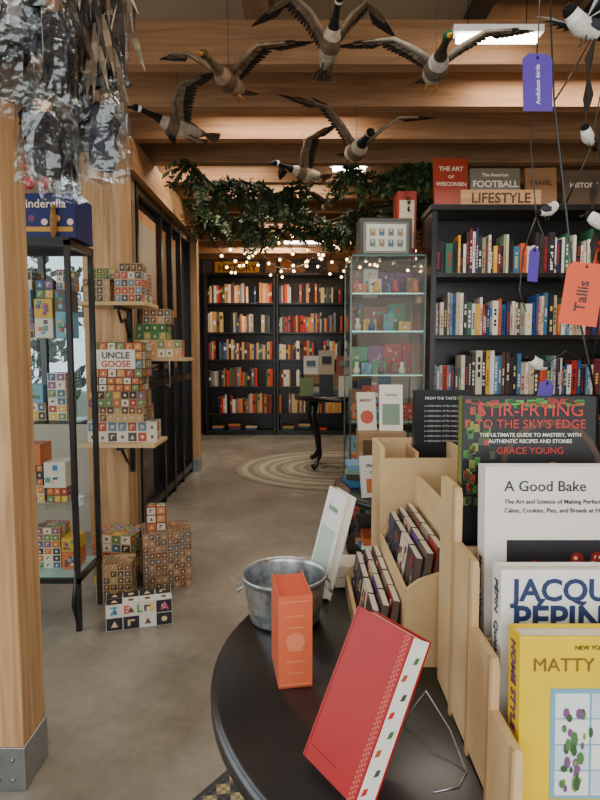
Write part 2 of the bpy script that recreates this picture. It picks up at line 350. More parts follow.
b.add([(X0,Y0+.003,.12),(X1,Y0+.003,.12),(X1,Y0+.003,Z1),(X0,Y0+.003,Z1)],[(0,1,2,3)],WHITE,'glass'); b.add([(X0+.003,Y0,.12),(X0+.003,Y1,.12),(X0+.003,Y1,Z1),(X0+.003,Y0,Z1)],[(0,1,2,3)],WHITE,'glass'); b.add([(X1-.003,Y0,.12),(X1-.003,Y1,.12),(X1-.003,Y1,Z1),(X1-.003,Y0,Z1)],[(0,1,2,3)],WHITE,'glass')
par=b.done('glass_display_cabinet')
b=B(); PK=[L(*c) for c in [(60,120,165),(205,160,60),(175,60,50),(80,135,85),(215,203,178),(50,78,120),(195,105,60),(110,155,178),(130,88,60),(75,140,132),(208,198,182),(125,70,105),(90,80,72)]]
for z in (.12,)+GS:
    for row,yy in enumerate((Y0+.34,Y0+.12)):
        x=X0+.02+R.uniform(0,.01)
        while x<X1-.07:
            w=R.uniform(.09,.17) if row==0 else R.uniform(.05,.1); h=(R.uniform(.17,.215) if row==0 else R.uniform(.06,.12))
            w=min(w,X1-.02-x)
            y=yy+R.uniform(0,.04); c=R.choice(PK); d_=R.choice([.02,.02,.06]); b.bx(x,x+w,y,y+d_,z+.001,z+h,c,'cover')
            for q in range(14):
                qx=x+w*R.uniform(.03,.78); qz=z+h*R.uniform(.06,.82); b.bx(qx,qx+w*R.uniform(.06,.2),y-.001-.0002*q,y,qz,qz+h*R.uniform(.04,.15),R.choice(PK),'cover')
            if row==1 and R.random()<.6:
                b.tube([(x+w*.5,Y0+.05,z+.002),(x+w*.5,Y0+.05,z+.03),(x+w*.5,Y0+.05,z+.055),(x+w*.5,Y0+.05,z+.08)],[.018,.024,.01,.014],R.choice(PK),'paint',10)
            x+=w+(.004 if row==0 else R.uniform(.01,.05))
b.done('toys_and_books')
b=B(); M=Matrix.Translation((.56,3.85,1.861))@Matrix.Rotation(.06,4,'Z')
b.bx(-.17,.17,0,.16,0,.25,L(66,64,62),'paint',M); b.bx(-.15,.15,-.006,0,.025,.225,L(120,118,110),'metal',M); b.bx(-.13,.13,-.009,-.006,.04,.21,L(205,208,198),'paper',M)
for k in range(8): b.box((-.09+.06*(k%4),-.0105,.09+.07*(k//4)),(.035,.002,.045),[L(110,125,115),L(160,135,105),L(95,115,140)][k%3],'matte',M=M); b.box((-.09+.06*(k%4),-.012,.10+.07*(k//4)),(.016,.002,.016),L(200,190,160),'matte',M=M)
b.tube([(-.05,.08,.25),(-.04,.08,.28),(.04,.08,.28),(.05,.08,.25)],.006,DARK,'black',6,M=M); b.done('framed_shadow_box')
b=B(); b.bx(.66,.79,4.03,4.2,1.861,2.33,L(150,48,34),'cover'); b.bx(.675,.775,4.027,4.03,1.95,2.27,L(215,198,170),'cover'); b.bx(.69,.76,4.024,4.027,2.0,2.15,L(110,50,40),'cover'); b.done('tall_gift_box')
# ---------------------------------------------------------------- second round table with books
b=B(); c=(.66,2.7)
b.lathe((c[0],c[1],0),[(0,.58),(.47,.58),(.5,.59),(.5,.615),(.49,.62),(0,.62)],DARK,'black',48)
b.lathe((c[0],c[1],0),[(0,.3),(.44,.3),(.44,.325),(0,.325)],DARK,'black',40)
b.lathe((c[0],c[1],0),[(.05,.58),(.04,.45),(.07,.32),(.05,.1),(.25,.03),(.26,0),(0,0)],DARK,'black',24); b.done('tiered_round_table')
b=B()
def stack(b,x,y,z,n,w,d,pal,mat='cover'):
    for k in range(n):
        h=R.uniform(.018,.035); c=R.choice(pal); rz=R.uniform(-.2,.2)
        b.box((x,y,z+h/2),(w,d,h-.001),[c,c,c,L(230,225,210),c,c],mat,rz); z+=h
    return z
stack(b,.30,2.72,.622,4,.16,.15,PAL_R); stack(b,.62,2.5,.622,5,.16,.2,PAL_B); stack(b,.85,2.7,.622,8,.2,.24,PAL_R)
b.done('stacked_books')
b=B(); stack(b,.36,2.55,.327,4,.16,.15,PAL_R); stack(b,.38,2.8,.327,3,.2,.2,PAL_B); b.done('stacked_books.001')
b=B(); stack(b,.135,1.55,.622,2,.10,.09,[L(215,205,185),L(70,60,55)]); b.done('stacked_books.002')
b=B(); b.bx(.30,.54,2.92,3.08,.621,.84,L(165,132,94),'woodx'); b.bx(.32,.52,2.916,2.92,.66,.80,L(90,68,46),'matte'); b.done('wooden_riser')
def hero(name,w,h,t,M,cov,spine,front_t=(),spine_t=(),extra=None,bev=.0012):
    b=B(); b.bx(0,w,0,.003,0,h,cov,'cover'); b.bx(0,w,t-.003,t,0,h,cov,'cover'); b.bx(0,.003,.003,t-.003,0,h,spine,'cover')
    b.bx(.003,w-.005,.003,t-.003,.004,h-.005,L(238,230,212),'paper')
    if extra: extra(b)
    o=b.done(name,M)
    for s,sz,x,z,c,al,bo in front_t: text(o,s,sz,front(x,-.0012,z),c,align=al,bold=bo)
    for s,sz,z,c,bo in spine_t: text(o,s,sz,Matrix.Translation((-.001,t/2+sz*.35,z))@SPN,c,align='LEFT',bold=bo)
    return o
def PM(x,y,z,rz=0,lean=0,roll=0): return Matrix.Translation((x,y,z))@Matrix.Rotation(math.radians(rz),4,'Z')@Matrix.Rotation(math.radians(-lean),4,'X')@Matrix.Rotation(math.radians(roll),4,'Y')
INK=L(25,25,30)
hero('display_book',.13,.18,.02,PM(.27,2.44,.624,14,14),L(215,210,200),L(200,190,180),[('the long',.025,.065,.13,INK,'CENTER',.01),('table',.025,.065,.1,INK,'CENTER',.01)],extra=lambda b:b.bx(.02,.11,-.001,0,.02,.08,L(180,100,60),'cover'))
hero('display_book.001',.15,.21,.02,PM(.47,2.32,.624,-8,14),L(90,125,140),L(90,120,130),[('Garden',.032,.075,.13,WHITE,'CENTER',.01)])
hero('display_book.002',.10,.20,.02,PM(.30,2.97,.842,8,12),L(214,205,186),L(90,120,130),[('MERRY',.022,.05,.15,L(130,40,40),'CENTER',.01)],extra=lambda b:b.disc((.05,-.001,.07),.035,L(180,80,60),'cover'))
hero('display_book.003',.12,.24,.02,PM(.41,2.97,.842,-4,12),L(228,224,214),L(90,120,130),[('home',.026,.06,.18,L(70,90,70),'CENTER',.01)],extra=lambda b:b.bx(.015,.105,-.001,0,.03,.14,L(120,140,120),'cover'))
# ---------------------------------------------------------------- main foreground table
b=B(); c=(.43,1.125); RT_=.60
b.lathe((c[0],c[1],0),[(0,.582),(RT_-.02,.582),(RT_,.59),(RT_,.612),(RT_-.008,.62),(0,.62)],L(36,32,31),'black',96)
b.lathe((c[0],c[1],0),[(RT_-.014,.5855),(RT_+.004,.5895),(RT_+.004,.6115),(RT_-.004,.6155)],L(84,82,82),'metal',96)
b.lathe((c[0],c[1],0),[(.12,.582),(.08,.5),(.05,.3),(.08,.12),(.28,.05),(.30,.012),(0,.012)],DARK,'black',32); b.done('round_display_table')
b=B()
b.bx(-1.2,0,-1.8,0,0,.008,L(90,85,70),'rugpat'); b.bx(-1.215,.015,-1.815,.015,0,.005,L(60,60,60),'matte')
ang=math.atan2(-.58,.81)
o=b.done('patterned_rug',Matrix.Translation((-.18,1.66,0))@Matrix.Rotation(ang,4,'Z')@Matrix.Translation((1.2,0,0)))
b=B(); c=(-.036,1.33,.621)
b.lathe(c,[(0,0.002),(.077,.002),(.08,0),(.083,.006),(.082,.014),(.087,.03),(.0885,.034),(.088,.038),(.096,.09),(.098,.1),(.102,.103),(.103,.108),(.1,.112),(.096,.109),(.094,.1),(.086,.035),(.08,.008),(0,.008)],WHITE,'galv',48)
for s in (-1,1):
    hx=c[0]+s*.1
    b.tube([(hx-s*.004,c[1]-.03,c[2]+.09),(hx+s*.008,c[1]-.028,c[2]+.075),(hx+s*.012,c[1],c[2]+.062),(hx+s*.008,c[1]+.028,c[2]+.075),(hx-s*.004,c[1]+.03,c[2]+.09)],.003,WHITE,'galv',8)
b.done('galvanized_tub')
def ex(b):
    q=L(222,128,92)
    b.disc((.032,-.001,.09),.018,q,'cover','y',24)
    for k in range(6): b.box((.032,-.0012,.03+.022*k),(.03+.004*(k%2),.001,.003),q,'cover')
    b.bx(.004,.06,-.001,0,.006,.008,q,'cover'); b.bx(.004,.06,-.001,0,.166,.168,q,'cover')
b=B(); CO=L(210,98,64); b.bx(0,.064,0,.12,0,.003,CO,'cover'); b.bx(0,.003,.0,.12,.0,.178,CO,'cover'); b.bx(.061,.064,0,.12,0,.178,CO,'cover'); b.bx(.003,.061,0,.004,0,.178,CO,'cover'); b.bx(.003,.061,.004,.117,.003,.174,L(208,84,54),'paper'); ex(b)
b.done('thick_hardcover_book',PM(-.04,1.035,.6205,9))
e1=Vector((.55,-.835,0)).normalized(); e2=Vector((.38,.25,.89)).normalized(); nb=e1.cross(e2)
M=Matrix(((e1.x,-nb.x,e2.x,.004),(e1.y,-nb.y,e2.y,.83),(e1.z,-nb.z,e2.z,.643),(0,0,0,1)))
b=B(); RD=L(165,8,10); W_,H_,T_=.122,.232,.042
b.bx(0,W_,0,.003,0,H_,RD,'cover'); b.bx(0,W_,T_-.003,T_,0,H_,RD,'cover'); b.bx(0,W_-.004,.003,T_-.003,.004,H_-.004,L(240,235,225),'paper'); b.bx(W_-.004,W_-.001,.003,T_-.003,.002,H_-.002,L(236,234,226),'cover')
n=64
for i in range(n):
    for j in range(3):
        if (i+j)%2==0: b.bx(W_-.014+.0036*j,W_-.014+.0036*(j+1),-.0005,0,i*H_/n,(i+1)*H_/n,L(190,90,80),'cover')
for k in range(8):
    z=.012+.026*k; y=.008+.012*(k%2); cc=[L(200,50,35),L(80,80,80),L(180,90,45),L(80,115,70)][k%4]
    b.add([(W_-.0004,y,z),(W_-.0004,y+.009,z+.003),(W_-.0004,y+.010,z+.012),(W_-.0004,y+.002,z+.010)],[(0,1,2,3)],cc,'cover')
b.bx(.012,.07,-.0006,0,.02,.0215,L(130,6,8),'cover'); b.bx(.004,.0052,-.0006,0,0,H_,L(130,6,8),'cover')
b.done('red_cookbook',M,bevel=.0008)
b=B(); b.tube([(.175,.93,.6215),(.19,.92,.66),(.205,.90,.70),(.235,.86,.66),(.25,.82,.6215),(.23,.79,.6215),(.19,.78,.6215)],.0012,L(190,190,195),'metal',6); b.done('wire_book_easel')
hero('leaning_book',.125,.27,.025,PM(.015,1.535,.624,-72,15),L(236,235,226),L(200,180,150),[('home',.026,.062,.215,L(120,150,120),'CENTER',.01)],extra=lambda b:(b.bx(.015,.11,-.001,0,.03,.17,L(190,205,190),'cover')))
# ---------------------------------------------------------------- tiered rack 1 (cookbooks)
b=B(); st=[(.668,.76,.64),(.757,.83,.68),(.855,.93,.79),(.955,1.02,.90)]; YE=1.06; XR=.782
for xx in (.262,.548,XR):
    prof=[(st[0][0],.62)]
    for i,(y,z,zb) in enumerate(st):
        prof+= [(y,z-.012),(y+.008,z)]
        yn=st[i+1][0] if i<3 else YE
        prof+= [(yn,z)]
    prof+=[(YE,.62)]
    b.prism(prof,'x',xx,xx+.011,BIRCH,'ply')
for i,(y,z,zb) in enumerate(st):
    yn=st[i+1][0] if i<3 else YE
    b.bx(.273,XR,y+.002,yn,zb-.012,zb,BIRCH,'ply'); b.bx(.273,XR,y,y+.008,.622 if i==0 else st[i-1][2],zb+.02,BIRCH,'ply')
    b.bx(.2585,.262,y,y+.011,.621,z+.004,L(176,142,98),'ply')
b.bx(.273,XR,YE-.012,YE,.622,1.0,BIRCH,'ply'); b.bx(.262,XR+.011,st[0][0],YE,.6205,.628,BIRCH,'ply')
b.done('tiered_book_rack')
NV=L(16,42,90)
def cov1(b):
    b.bx(.04,.235,-.001,0,.03,.175,L(120,165,185),'cover')
    for i in range(4):
        for j in range(4): b.bx(.046+.047*i,.090+.047*i,-.0016,-.001,.035+.034*j,.067+.034*j,[L(222,226,228),L(200,214,224),L(228,228,222)][(i+j)%3],'cover')
    for cx_,n_ in ((.07,34),(.15,20),(.2,26)):
        for k in range(n_):
            x=cx_+R.gauss(0,.009); z=R.uniform(.04,.15); r_=R.uniform(.002,.005); b.disc((x,-.0022-.00003*k,z),r_,R.choice([L(80,120,70),L(130,150,85),L(120,80,120),L(60,90,55)]),'cover','y',7,ry=r_*R.uniform(1,2.5))
hero('yellow_cookbook',.25,.243,.04,PM(.283,.705,.642,0,3),L(228,192,14),L(228,192,14),[('NEW YORK TIMES BESTSELLER',.008,.125,.226,INK,'CENTER',0),('MATTY MATHESON',.0245,.125,.198,L(120,85,30),'CENTER',.0)],[('HOME STYLE COOKERY',.021,.23,L(100,50,100),.02)],cov1)
hero('white_cookbook',.25,.258,.036,PM(.287,.79,.682,0,3),L(228,226,220),L(228,226,220),[('JACQUES',.044,.016,.214,NV,'LEFT',.025),('PÉPIN',.052,.016,.170,NV,'LEFT',.025),('QUICK & SIMPLE',.022,.125,.12,L(200,60,40),'CENTER',.02)],[('PÉPIN  Quick & Simple',.02,.24,L(60,60,80),.01)])
def cov3(b):
    b.bx(.035,.25,-.001,0,.06,.16,L(32,28,34),'cover')
    for k in range(22):
        cx_,cz_=R.uniform(.05,.24),R.uniform(.08,.135); r_=R.uniform(.007,.011)
        b.disc((cx_,-.0016-.0001*k,cz_),r_,R.choice([L(130,30,22),L(165,50,32),L(100,18,18)]),'cover'); b.disc((cx_-.002,-.00165-.0001*k,cz_+.002),r_*.3,L(235,170,150),'cover')
hero('white_cookbook.001',.25,.277,.036,PM(.293,.89,.792,0,3),L(226,220,210),L(226,220,210),[('A Good Bake',.0235,.03,.238,INK,'LEFT',.005),('The Art and Science of Making Perfect Pastries,',.0098,.03,.218,L(60,40,38),'LEFT',.01),('Cakes, Cookies, Pies, and Breads at Home',.0098,.03,.204,L(60,40,38),'LEFT',.01)],[('Melissa Weller',.019,.13,INK,.01)],cov3)
def cov4(b):
    for k in range(46): 
        x=R.uniform(.0,.2); z=R.uniform(.252,.265); b.box((x+.01,-.0009,z),(.014,.0006,.006),R.choice([L(60,120,50),L(90,150,60),L(150,40,40),L(40,80,40)]),'cover')
    for k in range(40): 
        x=R.uniform(.0,.055); z=R.uniform(.08,.25); b.box((x*R.random()+.006,-.0009,z),(.01,.0006,.014),R.choice([L(60,110,50),L(120,130,60),L(150,60,40),L(60,70,50)]),'cover')
    b.disc((.155,-.0006,.14),.09,L(72,50,36),'cover'); b.disc((.155,-.0008,.14),.08,L(26,24,26),'cover')
    for k in range(26): b.disc((.165+R.gauss(0,.025),-.001-.00003*k,.125+R.gauss(0,.014)),R.uniform(.006,.012),R.choice([L(170,110,50),L(120,60,30),L(80,110,50),L(190,150,80)]),'cover')
RT=L(195,42,34)
hero('wok_cookbook',.232,.27,.028,PM(.283,.995,.902,0,2),L(24,23,26),L(120,130,60),[('STIR-FRYING',.0325,.118,.236,RT,'CENTER',.004),("TO THE SKY'S EDGE",.0215,.118,.215,RT,'CENTER',.004),('THE ULTIMATE GUIDE TO MASTERY, WITH',.0092,.118,.20,WHITE,'CENTER',0.005),('AUTHENTIC RECIPES AND STORIES',.0092,.118,.189,WHITE,'CENTER',0.005),('GRACE YOUNG',.0165,.118,.17,RT,'CENTER',0)],[],cov4)
for i,(y,z,zb) in enumerate(st):
    c=[L(70,110,90),L(180,60,50),L(230,225,210),L(60,70,110)][i]
    hero('cookbook' if i==0 else 'cookbook.%03d'%i,.2,.25,.03,PM(.572,y+.03,zb+.002,0,3),c,c,[(['Soup','Bread','Salt','Garden'][i],.04,.10,.19,WHITE if i!=2 else INK,'CENTER',.01)])
# ---------------------------------------------------------------- tiered rack 2 (small books)
b=B()
prof=[(.12,.621),(.12,.665),(.14,.69),(.205,.70),(.21,.78),(.235,.80),(.295,.82),(.30,.93),(.31,.93),(.31,.621)]
for y in (1.11,1.475): b.prism(prof,'y',y,y+.01,BIRCH,'ply')
b.bx(.12,.129,1.12,1.475,.621,.665,BIRCH,'ply'); b.bx(.205,.213,1.12,1.475,.621,.78,BIRCH,'ply'); b.bx(.30,.31,1.12,1.475,.621,.93,BIRCH,'ply')
b.bx(.129,.205,1.12,1.475,.625,.635,BIRCH,'ply'); b.bx(.213,.30,1.12,1.475,.715,.725,BIRCH,'ply')
for x in (.21,.408): b.bx(x,x+.012,1.5,1.67,.621,1.0,BIRCH,'ply')
for y in (1.5,1.658): b.bx(.222,.408,y,y+.012,.621,1.0 if y>1.6 else .97,BIRCH,'ply')
b.bx(.222,.408,1.512,1.658,.79,.80,BIRCH,'ply'); b.bx(.305,.313,1.512,1.658,.80,.985,L(186,152,108),'ply')
b.done('tiered_card_rack')
b=B(); PS=[L(*c) for c in [(60,52,50),(95,80,70),(140,38,36),(205,190,168),(85,52,105),(130,110,86),(42,46,56),(180,145,108),(115,68,52),(55,76,96)]]
for (xs,zb,h) in ((.133,.637,.115),(.217,.727,.135)):
    for k in range(4):
        y0=1.124+.087*k
        for q in range(3):
            T=Matrix.Translation((xs+.02*q,y0+R.uniform(0,.003),zb))@Matrix.Rotation(math.radians(8),4,'Y'); hh=h*(.84+.08*q)
            cc=PS[(k*3+q)%len(PS)]
            b.bx(0,.012,0,.08,0,hh,[L(205,198,182)]*2+[L(80,68,58)]*4,'cover',T)
            b.bx(-.001,0,.001,.079,.001,hh-.001,cc,'cover',T)
            for m_ in range(16):
                yy=R.uniform(.005,.065); zz=R.uniform(.01,hh-.025); b.bx(-.0016-.0001*m_,-.001,yy,yy+R.uniform(.006,.014),zz,zz+R.uniform(.005,.022),R.choice(PS),'cover',T)
b.done('small_gift_books')
o=hero('black_cover_book',.16,.34,.03,PM(.318,1.60,.802,0,0),L(22,24,28),L(40,40,45),[('FROM THE TASTE OF',.011,.08,.315,WHITE,'CENTER',0)]+[('a celebration of the everyday',.009,.08,.295-.014*k,L(190,190,190),'CENTER',0) for k in range(8)])
# ---------------------------------------------------------------- bird ornament tree with tags
b=B(); BK=L(25,22,20)
b.lathe((.66,1.24,.621),[(0,0),(.09,0),(.09,.01),(.02,.02),(.008,.05),(0,.05)],BK,'black',24)
br=[[(.66,1.24,.62),(.66,1.24,.9),(.63,1.23,1.15),(.575,1.22,1.35),(.545,1.22,1.55),(.51,1.21,1.75),(.492,1.2,1.92),(.50,1.2,2.1)],
[(.575,1.22,1.35),(.52,1.2,1.42),(.478,1.2,1.52),(.462,1.2,1.66),(.468,1.2,1.82),(.475,1.2,2.05)],
[(.545,1.22,1.55),(.58,1.2,1.65),(.60,1.19,1.8),(.585,1.18,1.95)],
[(.63,1.23,1.15),(.60,1.2,1.22),(.54,1.18,1.25),(.49,1.18,1.22),(.47,1.18,1.20)],
[(.575,1.22,1.35),(.63,1.2,1.42),(.66,1.19,1.5),(.70,1.18,1.62)],
[(.478,1.2,1.52),(.45,1.19,1.45),(.445,1.19,1.37),(.46,1.19,1.33)],
[(.51,1.21,1.75),(.54,1.2,1.8),(.57,1.19,1.86)],[(.60,1.2,1.22),(.61,1.19,1.3),(.605,1.18,1.42)]]
for p in br:
    n=len(p); b.tube(p,[.0035-.002*i/(n-1) for i in range(n)] if p is br[0] else [.002-.0009*i/(n-1) for i in range(n)],BK,'black',6)
for (x,z,a,l) in [(.565,1.78,.5,.09),(.60,1.6,-.3,.1),(.585,1.53,.2,.08),(.57,1.72,-.2,.09),(.62,1.56,.4,.09),(.565,1.70,.1,.1),(.60,1.70,.3,.1),(.61,1.48,-.2,.1),(.62,1.64,.2,.1),(.59,1.42,.3,.1),(.63,1.52,-.3,.09)]:
    b.add([(x,1.19,z),(x+.010,1.192,z+l*.4),(x+a*.03,1.19,z+l),(x-.008,1.188,z+l*.45)],[(0,1,2,3)],L(50,43,38),'feather')
b.done('ornament_tree')
def tag(name,x,z,w,h,col,rz,roll,txt='',ts=.02,tc=WHITE,y=1.185,top=None):
    M=Matrix.Translation((x,y,z))@Matrix.Rotation(rz,4,'Z')@Matrix.Rotation(roll,4,'Y')
    b=B(); b.prism([(-w/2,-h/2),(w/2,-h/2),(w/2,h/2-.01),(w/2-.012,h/2),(-w/2+.012,h/2),(-w/2,h/2-.01)],'y',0,.001,col,'cover'); b.disc((0,-.0006,h/2-.008),.003,INK,'cover')
    Mi=M.inverted(); t=top or (x,y+.015,z+h/2+.05); b.tube([(0,-.001,h/2-.008),Mi@Vector(t)],.0006,INK,'matte',5)
    o=b.done(name,M)
    if txt: text(o,txt,ts,Matrix.Translation((ts*.3,-.001,-.004))@RX@Matrix.Rotation(math.pi/2,4,'Z'),tc,bold=.01)
PU=L(92,66,165); OR=L(222,78,10)
tag('paper_tag',.466,1.775,.062,.108,PU,.15,-.05,'Audubon birds',.0125,WHITE,top=(.466,1.2,1.86))
tag('paper_tag.001',.570,1.365,.075,.125,OR,-.1,.12,'Tallis',.03,INK,top=(.58,1.2,1.49))
tag('paper_tag.002',.47,1.425,.024,.07,PU,.3,.05,top=(.473,1.2,1.52))
tag('paper_tag.003',.503,1.17,.032,.045,PU,.1,.2,top=(.50,1.185,1.225))
def small_bird(name,loc,rz,s,back,belly,wings=False):
    M=Matrix.Translation(loc)@Matrix.Rotation(rz,4,'Z')@Matrix.Scale(s,4)
    b=B()
    b.tube([(0,-.5,-.12),(0,-.3,-.06),(0,-.1,0),(0,.1,.05),(0,.25,.14),(0,.36,.24),(0,.45,.28),(0,.53,.27)],[.03,.10,.18,.2,.17,.14,.12,.03],[back,belly,belly,belly,WHITE,BK,BK],'feather',12)
    b.ell((0,-.08,.09),(.16,.3,.13),back,'feather'); b.tube([(0,.52,.27),(0,.64,.25)],[.035,.004],L(60,50,30),'paint',6)
    for sx in (-1,1):
        b.ell((sx*.14,-.1,.04),(.06,.28,.11),L(60,60,65),'feather'); b.ell((sx*.1,.42,.3),.018,WHITE,'paint',6,4)
        b.tube([(sx*.06,.02,-.13),(sx*.06,.04,-.3),(sx*.06,.1,-.31)],.012,BK,'black',5)
        if wings:
            for k in range(9):
                a=math.radians(15+12*k); b.add([(sx*.12,.1,.1),(sx*(.12+.45*math.sin(a)),.1-.45*math.cos(a)+.1,.2+.03*k),(sx*(.15+.85*math.sin(a)),.1-.85*math.cos(a),.25+.05*k),(sx*(.1+.5*math.sin(a)),.02-.5*math.cos(a),.18+.03*k)],[(0,1,2,3)],R.choice([BK,L(200,200,200),L(50,50,55),BK]),'feather')
    for k in range(3): b.add([(0,-.42,-.1),(.06*(k-1)-.04,-.8,-.2),(.06*(k-1)+.04,-.82,-.2)],[(0,1,2)],BK,'feather')
    b.done(name,M)
BB=L(215,210,200)
small_bird('bird_ornament',(.555,1.185,1.875),1.9,.10,BK,BB,True)
small_bird('bird_ornament.001',(.565,1.175,1.665),2.4,.06,L(110,85,60),BB)
small_bird('bird_ornament.002',(.486,1.17,1.525),-1.2,.06,BK,BB)
small_bird('bird_ornament.003',(.60,1.165,1.50),1.0,.075,BK,BB)
small_bird('bird_ornament.004',(.478,1.16,1.222),2.0,.06,BK,BB)
# ---------------------------------------------------------------- flying geese
def goose(name,loc,rz,pitch,roll,s,cols,up=.25,fold=0.0,top=2.6,legs=True):
    body,belly,neck,head,cheek,prim,cov,bill=cols
    M=Matrix.Translation(loc)@Matrix.Rotation(rz,4,'Z')@Matrix.Rotation(pitch,4,'X')@Matrix.Rotation(roll,4,'Y')@Matrix.Scale(s,4)
    b=B()
    pts=[(0,-.36,.02),(0,-.28,.01),(0,-.14,-.012),(0,0,-.02),(0,.12,-.005),(0,.2,.015),(0,.28,.035),(0,.38,.05),(0,.43,.06),(0,.47,.062),(0,.505,.055),(0,.53,.045),(0,.575,.038),(0,.595,.036)]
    rad=[.012,.05,.088,.1,.085,.055,.034,.028,.032,.04,.036,.018,.012,.004]
    b.tube(pts,rad,[body,belly,belly,body,belly,neck,neck,neck,cheek,head,head,bill,bill],'feather',14,M)
    b.ell((0,-.06,.03),(.085,.22,.07),body,'feather',14,8,M)
    for sx in (-1,1): b.ell((sx*.033,.475,.074),.008,L(10,10,10),'cover',8,5,M)
    for k in range(9):
        a=(k-4)*.13; dx,dy=math.sin(a),-math.cos(a); p=Vector((0,-.3,.012+.001*k)); d=Vector((dx,dy,0)); q=Vector((-dy,dx,0))*.022
        b.add([p,p+d*.1+q,p+d*.2+q*.7,p+d*.225,p+d*.2-q*.7,p+d*.1-q],[(0,1,2,3,4,5)],prim if k%2 else body,'feather',M)
    for sx in (-1,1):
        bone=[Vector((sx*.05,.06,.03)),Vector((sx*.2,.12,.03+up*.5)),Vector((sx*.36,.15-fold*.1,.03+up*.95)),Vector((sx*(.6-fold*.15),.04-fold*.12,.03+up*(1.15-fold*.6)))]
        b.tube(bone,[.04,.03,.022,.008],[cov,cov,cov],'feather',8,M,flat=.7)
        def P(u):
            u*=3; i=min(2,int(u)); f=u-i; return bone[i].lerp(bone[i+1],f),(bone[i+1]-bone[i]).normalized()
        nf=24
        for layer in (0,1,2):
            for k in range(nf):
                u=k/(nf-1); p,t=P(u); a=math.radians(8+72*u**1.6); d=(Vector((0,-1,-.08))*math.cos(a)+t*math.sin(a)).normalized()
                ln=(.2+.1*u if layer==0 else (.12-.03*u)); nrm=t.cross(Vector((0,-1,0))); nrm=nrm.normalized() if nrm.length>0 else Vector((0,0,1))
                q=d.cross(nrm).normalized()*(.021 if layer==0 else .024)
                off=nrm*(.0012*(k%3)+(0 if layer==0 else (.01 if layer==1 else -.01)))
                c0=(prim if (k%2 or u>.55) else tuple(.6*v for v in prim[:3])+(1,)) if layer==0 else (cov if k%2 else body)
                p=p+off
                b.add([p-q*.5,p+q*.5,p+d*ln*.5+q,p+d*ln*.88+q*.7,p+d*ln,p+d*ln*.88-q*.7,p+d*ln*.5-q],[(0,1,2,3,4,5,6)],c0,'feather',M)
        if legs:
            b.tube([(sx*.04,-.12,-.08),(sx*.045,-.2,-.1),(sx*.045,-.27,-.1)],[.012,.009,.007],bill,'paint',6,M)
            b.add([(sx*.045,-.26,-.1),(sx*.045-.035,-.34,-.105),(sx*.045,-.36,-.105),(sx*.045+.035,-.34,-.105)],[(0,1,2,3)],bill,'paint',M)
    w=Vector(loc); b.tube([w+Vector((0,0,.03*s)),Vector((w.x,w.y,top))],.0012,L(60,60,60),'metal',4)
    b.done(name)
CG=(L(92,74,57),L(150,136,116),L(22,20,20),L(20,18,18),L(215,210,200),L(44,36,31),L(100,84,68),L(34,32,30))
BR=(L(90,68,48),L(132,108,82),L(82,64,48),L(76,59,43),L(100,82,60),L(48,38,31),L(115,97,76),L(170,110,40))
MA=(L(98,86,72),L(168,160,148),L(58,44,32),L(24,66,40),L(24,66,40),L(62,54,46),L(140,130,115),L(190,140,40))
rd=math.radians
goose('flying_goose',(.12,2.45,2.48),rd(188),rd(14),0,.42,CG,.42,.5,3.09)
goose('flying_goose.001',(-.31,2.62,2.42),rd(160),rd(-5),rd(-4),.45,BR,.20,.0,3.09)
goose('flying_goose.002',(-.60,2.95,2.35),rd(118),rd(8),rd(12),.42,CG,.24,.35,2.6)
goose('flying_goose.003',(.31,3.30,2.36),rd(190),rd(-8),rd(-4),.54,CG,.30,.0,2.6)
goose('flying_goose.004',(.02,3.72,2.36),rd(125),rd(0),rd(15),.42,CG,.28,.2,2.6)
goose('flying_goose.005',(.22,4.6,2.38),rd(200),rd(0),rd(5),.36,BR,.2,.1,2.6)
goose('flying_duck',(.56,2.5,2.42),rd(178),rd(-8),rd(3),.50,MA,.16,.0,3.09)
# ---------------------------------------------------------------- garland and string lights
b=B(); G=[L(28,52,30),L(40,66,38),L(22,42,26),L(54,80,44),L(70,84,46)]
def sprig(b,p,d,ln,n,ls,mat='leaf'):
    d=d.normalized(); up=Vector((R.gauss(0,1),R.gauss(0,1),R.gauss(0,1))).normalized(); q=d.cross(up).normalized()
    b.tube([p,p+d*ln*.5+Vector((0,0,-.02)),p+d*ln+Vector((0,0,-.06))],[.004,.003,.001],L(60,45,30),'matte',4)
    for k in range(n):
        f=k/n; c=p+d*ln*f+Vector((0,0,-.06*f*f)); sg=1 if k%2 else -1
        ld=(d*.6+q*sg+up*R.uniform(-.6,.6)).normalized(); w=ld.cross(up).normalized()*ls*.22; l=ls*R.uniform(.7,1.2)
        b.add([c,c+ld*l*.5+w,c+ld*l,c+ld*l*.5-w],[(0,1,2,3)],R.choice(G),mat)
def garland(pts,n,spread):
    P=[Vector(p) for p in pts]
    b.tube(P,.010,L(50,45,28),'matte',6)
    for k in range(n):
        u=R.random()*(len(P)-1.001); i=int(u); c=P[i].lerp(P[i+1],u-i)+Vector((R.gauss(0,.03),R.gauss(0,.03),R.gauss(0,.02)))
        c.z=min(c.z,2.55); sprig(b,c,Vector((R.uniform(-1,1),R.uniform(-1,1),R.uniform(-.8,-.05))),R.uniform(.12,spread),22,.055)
garland([(-.78,4.12,2.54),(-.62,4.3,2.44),(-.42,4.4,2.5),(-.2,4.45,2.42),(.1,4.5,2.5)],76,.24)
garland([(.30,4.15,2.54),(.5,4.2,2.46),(.75,4.15,2.5),(1.0,4.2,2.54)],50,.24)
garland([(-.96,5.0,2.50),(-.6,5.1,2.36),(-.2,5.0,2.46),(.2,5.1,2.34),(.6,5.0,2.46),(1.1,5.1,2.52)],125,.26)
